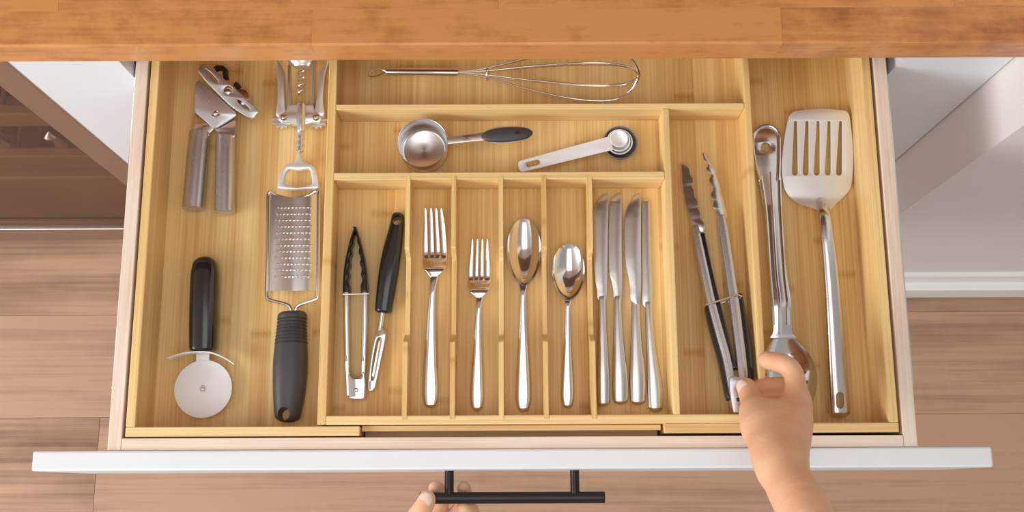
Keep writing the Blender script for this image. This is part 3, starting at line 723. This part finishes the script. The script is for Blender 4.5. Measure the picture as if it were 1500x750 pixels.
# ------------------------------------------------------------------ grater
t = thing('hand_grater', 'flat steel hand grater with a ribbed black handle', 'grater', at(428, 450, ZS))
K = lambda pts: sub(pts, 385, 270, 3.75)
zg0 = ZS + .012
def gz(px): u = (px - 430.5)/36.0; return .0065*(1 - u*u)
nx_, ny_ = 16, 30; V, F = [], []
for side in (0, 1):
    for j in range(ny_+1):
        v = j/ny_
        for i in range(nx_+1):
            u = i/nx_
            xl, xr = 396.0 - 2.2*v, 466.0 - 1.6*v
            px = xl + (xr-xl)*u
            ytop = 283 + 8.5*(1 - (2*u-1)**2)
            py = ytop + (427.5 - 2*(2*u-1)**2 - ytop)*v
            p = at(px, py, zg0); V.append((p.x, p.y, zg0 + gz(px + 1.5*v) - .0012*side))
w_ = nx_+1
for side in (0, 1):
    o = side*w_*(ny_+1)
    for j in range(ny_):
        for i in range(nx_): F.append((o+j*w_+i, o+j*w_+i+1, o+(j+1)*w_+i+1, o+(j+1)*w_+i))
o2 = w_*(ny_+1)
edge = [i for i in range(w_)] + [j*w_+nx_ for j in range(1, ny_+1)] + [ny_*w_+i for i in range(nx_-1, -1, -1)] + [j*w_ for j in range(ny_-1, 0, -1)]
for a, b in zip(edge, edge[1:] + edge[:1]): F.append((a, b, b+o2, a+o2))
gb = part('grating_plate', (V, F), M_steel, t)
tv = []
for r_, yy in enumerate((128, 163, 197, 232, 266, 300, 336, 368, 404, 438, 470, 507)):
    xo_ = (86, 80, 74, 86, 78, 72, 84, 77, 70, 82, 76, 68)[r_]
    for k in range(10 if r_ % 3 else 10):
        px, py = sub([(xo_ + k*20.1, yy + (k % 2)*.6)], 385, 270, 3.75)[0]
        z_ = zg0 + gz(px) - .0003; p = at(px, py, z_)
        tv.append(lathe((p.x, p.y, z_), [(.00150, 0), (.0012, .0010), (.0006, .0017), (1e-5, .0018)], 8))
part('grating_teeth', join(*tv), M_polish, gb, kind='stuff')
fp = catmull(K([(20, 588), (24, 400), (26, 200), (28, 70), (34, 48), (48, 42), (80, 62), (165, 80), (250, 62), (285, 40), (300, 40), (308, 54), (308, 200), (306, 400), (301, 588), (299, 625), (285, 634), (200, 664), (178, 690), (172, 720)]), 4, False)
part('frame_wire', tube([at(x, y, zg0 + .0012) for x, y in fp], .0017, 10), M_polish, t)
part('neck_wire', tube([at(x, y, zg0 + .0012) for x, y in catmull(K([(20, 588), (24, 622), (38, 634), (135, 662), (156, 690), (162, 720)]), 4, False)], .0017, 10), M_polish, t)
zh_ = ZS + .0165
hs = [(428.5, 459, 38, .0125), (428.5, 463, 42, .0135), (428, 472, 41, .0132), (427.3, 485, 42.5, .0138), (426.8, 500, 45.5, .0146), (426, 520, 49, .0155), (425.2, 545, 50, .016), (423.8, 575, 46.5, .0152), (422.2, 598, 41, .0142), (421.6, 610, 37, .0134)]
h = loftpx([(x, y, w, zh_, hh) for x, y, w, hh in hs], 28, 2.4, .002, .006, 4)
c = at(419.5, 607, zh_)
g = part('grip', cutmesh(h, [lathe((c.x, c.y, zh_-.03), [(.0062, 0), (.0062, .06)], 24)]), M_rubber, t, label='dark grey rubber handle')
for k in range(8):
    y = 468 + k*5.0
    w = np.interp(y, [q[1] for q in hs], [q[2] for q in hs]); hh = np.interp(y, [q[1] for q in hs], [q[3] for q in hs]); x = np.interp(y, [q[1] for q in hs], [q[0] for q in hs])
    m_ = mpp(x, y, zh_)
    part('grip_rib', loft([(at(x, y-1.5, zh_), w/2*m_-.0002, hh-.0002), (at(x, y-.8, zh_), w/2*m_+.0006, hh+.0006), (at(x, y+.8, zh_), w/2*m_+.0006, hh+.0006), (at(x, y+1.5, zh_), w/2*m_-.0002, hh-.0002)], 28, 2.4), M_rubber2, g)

# ------------------------------------------------------------------ pizza cutter
t = thing('pizza_cutter', 'pizza cutter with a white wheel and black handle', 'pizza cutter', at(297, 480, ZS))
zp = ZS + .0135
part('grip', loftpx([(300.3, 392, 36, zp, .0118), (300.2, 402, 39, zp, .0125), (299.3, 430, 40, zp, .0128), (298.3, 470, 40, zp, .0128), (297.6, 505, 38.6, zp, .0122), (297.5, 512, 37, zp, .0118)], 28, 2.8, .0115, .002, 4), M_black, t, label='glossy black handle')
part('wheel_fork', plate(pxo(dense([(288, 508), (308, 508), (307.2, 530), (304, 566), (301, 576), (293, 576), (290, 566), (288.3, 530)], 4), ZS+.006), [], ZS+.0065, ZS+.0085, .0005), M_wplast, t)
zz = ZS + .0100
c = at(297.2, 569.5, zz); R = 42.3*mpp(297, 569, zz)
wv_ = lathe((c.x, c.y, ZS+.0086), [(1e-5, 0), (R*.92, 0), (R, .0006), (R*.92, .0013), (1e-5, .0014)], 64)
wh = part('cutting_wheel', wv_, M_wplast, t, label='round white cutting wheel')
part('hub_rivet', join(lathe((c.x, c.y, zz), [(.0036, 0), (.0034, .0007), (.0024, .0008), (1e-5, .0006)], 20), dome((c.x, c.y, zz+.0004), .0017, .0010)), M_polish, wh)
gv = catmull([(247.5, 526), (262, 520.5), (279, 517), (297, 516), (312, 517.6), (330, 525), (345, 534.5)], 4, False)
part('finger_guard', loft([(at(x, y, ZS+.016), .0008, .006) for x, y in gv], 10, 4), M_wplast, t)

# ------------------------------------------------------------------ spatula
t = thing('slotted_spatula', 'wide steel spatula with five slots in its head', 'spatula', at(1220, 450, ZS))
K = lambda pts: sub(pts, 1130, 150, 4.414)
zs = ZS + .012
ho = catmull(K([(150, 60), (235, 49), (320, 45), (405, 49), (478, 58), (502, 85), (516, 150), (530, 250), (538, 350), (538, 450), (526, 540), (490, 590), (430, 645), (388, 690), (345, 712), (300, 708), (275, 690), (190, 648), (112, 572), (88, 510), (76, 420), (78, 320), (90, 200), (108, 105), (125, 75)]), 4)
yb0, yb1_ = at(1200, 285, zs).y, at(1200, 308, zs).y
yt = at(1200, 160, zs).y
def szf(x, y):
    if y < yb0: k = (yb0 - y)/(yb0 - yb1_); return .014*min(k, 1.4)**1.5
    return .0
hol = []
for (xt, xb) in ((156, 160), (230, 231), (302, 303), (373, 375), (447, 448)):
    hol.append(dense(sub(slot(xt, 128, 17, xb, 442, 37), 1130, 150, 4.414), 5))
part('head', plate(dense(pxo(ho, zs), .004), [pxo(q, zs) for q in hol], zs-.010, zs-.0088, .0004, lambda x, y: szf(x, y) + .0105*(y-yb0)/(yt-yb0)), M_satin, t, sharp=30)
hz_ = lambda dz: ZS + dz
h = loftpx([(1204, 291, 12, hz_(.0055), .0010), (1205.5, 300, 17, hz_(.012), .0030), (1207.5, 315, 19, hz_(.0215), .0038), (1210.5, 340, 19.5, hz_(.024), .0042), (1215, 380, 22, hz_(.0225), .0048), (1220.5, 450, 24.5, hz_(.018), .0052), (1225.8, 530, 27.5, hz_(.0115), .0054), (1229.5, 585, 29.5, hz_(.0078), .0056), (1230.5, 604, 30, hz_(.0072), .0056)], 22, 2.4, 0, .005, 5)
hol = slot(1229.6, 580, 11.5, 1230.4, 593, 11.5); q = pxo(hol, hz_(.012))
part('handle', cutmesh(h, [prism(q, 'Z', ZS-.02, ZS+.05)]), M_steel, t, label='long steel handle with hanging slot')

# ------------------------------------------------------------------ slotted spoon
t = thing('slotted_spoon', 'large steel serving spoon with holes, partly under the hand', 'serving spoon', at(1140, 400, ZS))
K = lambda pts: sub(pts, 1090, 170, 5.357)
hz2 = lambda y: ZS + .010 + .016*max(0, min(1, (y-300)/150.0))*(1 if y < 450 else max(0.35, 1-(y-450)/200.0))
ow = catmull([(1100.5, 215), (1102, 196), (1111, 185), (1123.6, 181.8), (1135, 185.5), (1142.4, 196), (1143.8, 215), (1143.6, 240), (1142.6, 262), (1145.5, 310), (1151, 400), (1155.5, 440), (1157, 478), (1159, 490), (1163, 497), (1128, 497), (1130, 488), (1130.5, 470), (1129.5, 440), (1126.5, 400), (1120.5, 310), (1113, 262), (1105.5, 240)], 5)
py_of = lambda x, y: None
ys_ = np.linspace(150, 520, 80); Yw = np.array([at(1130, v, ZS+.012).y for v in ys_])
def hzf(x, y): v = float(np.interp(-y, -Yw, ys_)); return hz2(v) - (ZS + .010)
ctr = at(1124, 213, ZS+.012)
part('handle', plate(dense(pxo(ow, ZS+.012), .003), [circ(ctr.x, ctr.y, .0052, 24)], ZS+.0045, ZS+.0060, .0005, hzf), M_steel, t, label='channelled steel handle with hanging hole')
lw = catmull([(1113.5, 264), (1106.5, 240), (1102.5, 215), (1104, 198), (1112, 187.5), (1123.6, 184), (1134, 187.8), (1140.8, 198), (1141.8, 215), (1141.6, 240), (1140.4, 264)], 5, False)
def zz_(x, y): return at(x, y, ZS+.012)
part('handle_rim', tube([at(x, y, ZS+.0068) for x, y in lw], .0019, 10), M_polish, t)
for pts in ([(1114.5, 258), (1122, 310), (1128, 400), (1131.2, 440), (1132.5, 476)], [(1142, 258), (1143.6, 310), (1149, 400), (1153.4, 440), (1154.8, 476)]):
    part('handle_rim', tube([at(x, y, hz2(y) - .0038) for x, y in catmull(pts, 6, False)], .0018, 8), M_polish, t)
part('spine_rib', tube([at(x, y, hz2(y) - .0040) for x, y in catmull([(1129, 252), (1132, 310), (1137.5, 400), (1142, 440), (1143, 490)], 6, False)], [.0012]*6 + [.0018]*19, 8), M_polish, t)
# bowl
bc = (1155, 556); V, F = [], []
nr, na = 12, 48; zr = ZS + .0145
for side in (0, 1):
    for i in range(nr+1):
        r = i/nr
        for k in range(na):
            a = 2*math.pi*k/na; ux, uy = math.cos(a), math.sin(a)
            hw = 42 if ux > 0 else 42
            lyy = 62 if uy > 0 else 66
            w = hw*(1 - .52*max(0, -uy)**3)
            ux2 = math.copysign(abs(ux)**(.72 if uy < 0 else 1), ux)
            px, py = bc[0] - (10*max(0, -uy)**2)*r + w*ux2*r, bc[1] + lyy*uy*r
            p = at(px, py, zr); V.append((p.x, p.y, zr - .0125*(1 - r*r)**.9 - .0012*side + .004*max(0, -uy)**3*r))
for side in (0, 1):
    o = side*(nr+1)*na
    for i in range(nr):
        for k in range(na): F.append((o+i*na+k, o+i*na+(k+1) % na, o+(i+1)*na+(k+1) % na, o+(i+1)*na+k))
a, b = nr*na, (nr+1)*na + nr*na
for k in range(na): F.append((a+k, a+(k+1) % na, b+(k+1) % na, b+k))
bm = bmesh.new(); vs = [bm.verts.new(v) for v in V]
for f in F: bm.faces.new([vs[i] for i in f])
bmesh.ops.remove_doubles(bm, verts=bm.verts, dist=1e-6); bm.verts.index_update()
vf = [tuple(v.co) for v in bm.verts], [tuple(v.index for v in f.verts) for f in bm.faces]; bm.free()
cut = []
for px, py in ((1119.5, 549), (1129, 540.5), (1161, 518.5), (1172.5, 529), (1177, 546), (1179.5, 560), (1160, 545), (1145, 560), (1160, 575), (1140, 580)):
    c = at(px, py, ZS+.006); cut.append(lathe((c.x, c.y, ZS-.003), [(.0021, 0), (.0021, .04)], 14))
part('bowl', cutmesh(vf, cut), M_polish, t, sharp=60)

# ------------------------------------------------------------------ large tongs (held)
t = thing('tongs', 'long steel tongs with black grips and scalloped jaws held in a hand', 'tongs', at(1045, 400, ZC))
def tz(y): return ZC + .0085 + .024*max(0.0, (y - 300)/300.0)
K = lambda pts: sub(pts, 980, 210, 3.571)
armL = [(1017.5, 332), (1024, 365), (1031.5, 400), (1041.5, 445), (1053, 488), (1063.5, 526), (1071, 565), (1077.5, 596)]
armR = [(1055.5, 318), (1060, 345), (1066, 385), (1073.5, 435), (1080, 485), (1086.5, 541), (1087, 575), (1084, 596)]
for arm, wd in ((armL, 12.5), (armR, 14.5)):
    st = [(x, y, wd if i else wd*.8, tz(y), .0062) for i, (x, y) in enumerate(arm)]
    part('arm', loftpx(st, 16, 5, .002, .001, 5), M_brush, t)
part('black_grip', loftpx([(x, y, 8, tz(y)-.0032, .0055) for x, y in [(1028, 345), (1038.5, 395), (1050.5, 445), (1061.5, 488), (1071, 526), (1075.5, 540)]], 12, 4, .002, .002, 4), M_black, t)
part('black_grip', loftpx([(x, y, 7, tz(y)-.0026, .0055) for x, y in [(1035, 452), (1044, 490), (1055, 530), (1063, 570), (1067, 584)]], 12, 4, .002, .002, 4), M_black, t)
part('black_grip', loftpx([(x, y, w, tz(y)-.0022, .0060) for x, y, w in [(1082.5, 433, 8), (1088, 470, 11), (1094, 510, 13), (1097.5, 545, 12), (1098, 562, 9)]], 12, 4, .002, .002, 4), M_black, t)
rz = .0085
part('lock_ring', tube([at(1034.5, 446.5, tz(440)+rz), at(1058, 439, tz(440)+rz), at(1080, 432, tz(440)+rz), at(1086, 434, tz(440)+rz-.003), at(1086, 436, tz(440)-rz), at(1035, 449, tz(440)-rz)], .0010, 8, True), M_wire, t)
jl = K([(65, 93), (64, 150), (66, 205), (76, 265), (88, 325), (104, 385), (122, 432), (152, 462), (175, 468), (183, 445), (178, 420), (166, 405), (160, 400), (162, 380), (156, 352), (146, 342), (150, 325), (146, 300), (134, 285), (132, 262), (128, 240), (118, 225), (127, 205), (124, 180), (112, 160), (105, 125)])
jr = K([(180, 45), (215, 95), (242, 145), (262, 205), (278, 262), (292, 325), (302, 380), (290, 410), (262, 405), (250, 388), (240, 352), (228, 335), (232, 305), (222, 288), (220, 262), (232, 242), (222, 222), (212, 200), (214, 180), (222, 165), (205, 150), (196, 128), (206, 112), (192, 95), (182, 80)])
for q, s in ((jl, 1), (jr, -1)):
    xm = at(1010 if s > 0 else 1048, 290, ZC).x
    yy0, yy1 = at(1010, 335, ZC).y, at(1010, 235, ZC).y
    zf = lambda x, y, s=s: .006*(1 - max(0, min(1, (y-yy0)/(yy1-yy0)))) + 0.16*s*(x - xm) * 1.0
    part('jaw', plate(pxo(catmull(q, 3), tz(290)), [], ZC+.0040, ZC+.0058, .0004, zf), M_steel, t)
pv = part('pivot_plate', plate(pxo(catmull([(1066, 560), (1072, 552), (1084, 556), (1094, 560), (1092, 590), (1087, 602), (1076, 605), (1071, 600)], 4), tz(580)), [], tz(580)+.0050, tz(580)+.0076, .0006), M_brush, t)
c = at(1081.5, 585.5, tz(580)+.0076); part('rivet', dome(c, .0020, .0010), M_hole, pv)

# ------------------------------------------------------------------ hands: one skin grown round tapered bones (smooth blend, surface nets)
def sdf_mesh(groups, vox, kk):
    prim = [c for g in groups for c in g]
    pts = np.array([c[i] for c in prim for i in (0, 2)]); rad = max(max(c[1], c[3]) for c in prim)
    lo, hi = pts.min(0) - rad - 3*vox, pts.max(0) + rad + 3*vox
    n = np.ceil((hi-lo)/vox).astype(int) + 1
    gx, gy, gz_ = [lo[i] + vox*np.arange(n[i]) for i in range(3)]
    P = np.stack(np.meshgrid(gx, gy, gz_, indexing='ij'), -1).astype(np.float32)
    def cone(c, Q):
        a, ra, b, rb = np.array(c[0], np.float32), c[1], np.array(c[2], np.float32), c[3]
        ab = b-a; L2 = float(ab@ab) + 1e-12
        tt = np.clip(((Q-a)@ab)/L2, 0, 1)
        return np.linalg.norm(Q - a - tt[..., None]*ab, axis=-1) - (ra + (rb-ra)*tt)
    def smin(a, b, k):
        h = np.clip(.5 + .5*(b-a)/k, 0, 1); return b + (a-b)*h - k*h*(1-h)
    D = np.full(tuple(n), .05, np.float32)
    for gi, g in enumerate(groups):
        q = np.array([c[i] for c in g for i in (0, 2)]); r_ = max(max(c[1], c[3]) for c in g) + .022
        i0 = np.clip(((q.min(0) - r_ - lo)/vox).astype(int), 0, n); i1 = np.clip(((q.max(0) + r_ - lo)/vox).astype(int) + 1, 0, n)
        gs = tuple(slice(u, v) for u, v in zip(i0, i1)); d = np.full(D[gs].shape, .05, np.float32)
        for c in g:
            q = np.array([c[0], c[2]]); r_ = max(c[1], c[3]) + .022
            j0 = np.clip(((q.min(0) - r_ - lo)/vox).astype(int), i0, i1); j1 = np.clip(((q.max(0) + r_ - lo)/vox).astype(int) + 1, i0, i1)
            cs_ = tuple(slice(u - w, v - w) for u, v, w in zip(j0, j1, i0)); ps = tuple(slice(u, v) for u, v in zip(j0, j1))
            d[cs_] = smin(d[cs_], cone(c, P[ps]), kk[gi][0])
        D[gs] = smin(D[gs], d, kk[gi][1])
    S = D < 0
    corners = [(i, j, k) for i in (0, 1) for j in (0, 1) for k in (0, 1)]
    m = n - 1
    cs = np.stack([D[i:i+m[0], j:j+m[1], k:k+m[2]] for i, j, k in corners], -1)
    ins = (cs < 0); act = ins.any(-1) & ~ins.all(-1)
    idx = -np.ones(m, int); cells = np.argwhere(act); idx[act] = np.arange(len(cells))
    val = cs[act]; acc = np.zeros((len(cells), 3)); cnt = np.zeros(len(cells))
    for a in range(8):
        for b in range(a+1, 8):
            df = [abs(corners[a][q]-corners[b][q]) for q in range(3)]
            if sum(df) != 1: continue
            va, vb = val[:, a], val[:, b]; cr = (va < 0) != (vb < 0)
            tt = np.where(cr, va/(va - vb + 1e-20), 0)
            p = np.array(corners[a]) + tt[:, None]*(np.array(corners[b]) - np.array(corners[a]))
            acc[cr] += p[cr]; cnt[cr] += 1
    V = lo + vox*(cells + acc/cnt[:, None])
    F = []
    for axis in range(3):
        o1, o2 = [q for q in range(3) if q != axis]
        sl = [slice(1, m[q]) for q in range(3)]; sl[axis] = slice(0, m[axis])
        sl2 = list(sl); sl2[axis] = slice(1, m[axis]+1)
        A_, B_ = S[tuple(sl)], S[tuple(sl2)]
        e = np.argwhere(A_ != B_); st = np.array([s_.start for s_ in sl]); e = e + st
        u1 = np.zeros(3, int); u1[o1] = 1; u2 = np.zeros(3, int); u2[o2] = 1
        q = [idx[tuple((e - d).T)] for d in (u1*0, u1, u1+u2, u2)]
        F += [tuple(r) for r in np.stack(q, 1).tolist()]
    return [tuple(v) for v in V], F
def nail(c, nrm, dirn, w, l, name, par):
    c, nrm, dirn = Vector(c), Vector(nrm).normalized(), Vector(dirn)
    dirn = (dirn - nrm*dirn.dot(nrm)).normalized(); s = dirn.cross(nrm)
    V, F = [], []; nu, nv = 8, 10
    for j in range(nv+1):
        v = -1 + 2*j/nv
        for i in range(nu+1):
            u = -1 + 2*i/nu
            ww = w*(1 - .28*max(0, v)**3 - .15*max(0, -v)**3)*math.sqrt(max(.02, 1 - .0*v*v))
            V.append(c + s*u*ww/2 + dirn*(v*l/2*(1 - .12*u*u)) + nrm*(-.30*w*u*u*.5 - .0007*v*v))
    for j in range(nv):
        for i in range(nu): F.append((j*(nu+1)+i, j*(nu+1)+i+1, (j+1)*(nu+1)+i+1, (j+1)*(nu+1)+i))
    n0 = len(V); V += [v - nrm*.0012 for v in V]; F += [tuple(i+n0 for i in f) for f in F]
    ed = list(range(nu+1)) + [(j+1)*(nu+1)-1 for j in range(1, nv+1)] + [nv*(nu+1)+i for i in range(nu-1, -1, -1)] + [j*(nu+1) for j in range(nv-1, 0, -1)]
    for a, b in zip(ed, ed[1:]+ed[:1]): F.append((a, b, b+n0, a+n0))
    return part(name, (V, F), M_nail, par, sharp=60)
def chain(js):
    """js: (px, py, z, radius mm) -> a smooth run of bones"""
    q = [(tuple(at(x, y, z)), r/1000) for x, y, z, r in catmull(js, 4, False)]
    return [(a[0], a[1], b[0], b[1]) for a, b in zip(q, q[1:])]
pe = thing('person', 'person reaching in with one hand and pulling the drawer with the other', 'person', at(1140, 640, ZC))
palm2 = [chain([(1222, 850, .215, 24), (1178, 750, .165, 21.2), (1158, 712, .140, 20.0), (1147, 684, .120, 19.0), (1140, 664, .105, 18.5)])]
palm2.append(chain([(1139, 684, .120, 16.5), (1127, 655, .096, 17), (1117, 628, .074, 16.5), (1110, 606, .055, 13.5)]))
palm2.append(chain([(1150, 676, .112, 16), (1155, 645, .088, 16.5), (1160, 615, .066, 15.5), (1167, 588, .047, 11.5)]))
palm2.append(chain([(1145, 672, .100, 16), (1157, 628, .064, 17), (1163, 604, .036, 14)]))
palm2.append(chain([(1142, 645, .086, 17), (1138, 615, .062, 14.5)]))
thumb = chain([(1114, 626, .070, 14), (1106, 604, .050, 11.8), (1101, 587, .036, 10.3), (1096, 574, .0265, 9.3), (1094, 567, .0235, 8.6)])
index = chain([(1166, 592, .047, 11.4), (1166, 566, .041, 9.6), (1160, 543, .036, 9.2), (1147, 533, .032, 9.0), (1135, 530, .0295, 8.7), (1124, 527.5, .027, 8.3)])
middle = chain([(1166, 600, .034, 12.5), (1166, 578, .024, 10.2), (1150, 567, .0165, 9.2), (1129, 566, .0145, 8.4), (1112, 568, .0150, 7.6)])
ring = chain([(1165, 608, .024, 12), (1162, 594, .017, 9.8), (1148, 588, .0125, 9.0), (1127, 588, .0122, 8.2), (1112, 590, .0125, 7.4)])
pinky = chain([(1160, 622, .028, 11), (1156, 612, .016, 9), (1143, 608, .0125, 8.2), (1128, 608, .0120, 7.4), (1116, 609, .012, 6.8)])
vf = sdf_mesh(palm2 + [thumb, index, middle, ring, pinky], .0015, [(.0008, .013)]*len(palm2) + [(.0008, .012), (.0008, .007), (.0008, .003), (.0008, .003), (.0008, .003)])
arm_r = part('hand_and_forearm', vf, M_skin, pe, sharp=180, label='bare right hand and forearm gripping the tongs')
c = at(1086.2, 566.5, .0322); nail(c, (-.52, .10, .85), (-.16, 1, -.40), .0112, .0130, 'thumbnail', arm_r)

palm2 = [chain([(520, 940, -.10, 30), (548, 850, -.10, 24), (575, 800, -.10, 22)]), chain([(585, 800, -.105, 19), (622, 778, -.118, 14)]), chain([(585, 815, -.112, 18), (648, 792, -.122, 13)]), chain([(580, 830, -.115, 17), (668, 812, -.125, 12)])]
thumb = chain([(578, 805, -.092, 14), (597, 777, -.062, 11), (614, 752, -.0475, 9.6), (623, 738, -.0462, 8.9), (625.5, 730.5, -.0475, 8.2)])
index = chain([(622, 778, -.118, 12), (640, 752, -.112, 9.4), (646, 729, -.100, 8.4), (642, 717, -.084, 7.2), (637, 714.5, -.074, 6.4)])
middle = chain([(648, 792, -.122, 12), (664, 762, -.112, 9.6), (680, 736, -.102, 8.4), (680, 717, -.084, 7.0), (678, 714.5, -.074, 6.2)])
ring = chain([(668, 812, -.125, 11), (684, 780, -.106, 9.4), (690, 752, -.088, 8.6), (685, 745, -.074, 8.0), (680, 743, -.070, 7.6)])
vf = sdf_mesh(palm2 + [thumb, index, middle, ring], .0015, [(.0008, .013)]*len(palm2) + [(.0008, .010), (.0008, .006), (.0008, .003), (.0008, .003)])
arm_l = part('hand_and_forearm', vf, M_skin, pe, sharp=180, label='left hand holding the black bar handle')
c = at(623.6, 731, -.0375); nail(c, (-.10, .15, 1), (.24, 1, 0), .0122, .0125, 'thumbnail', arm_l)
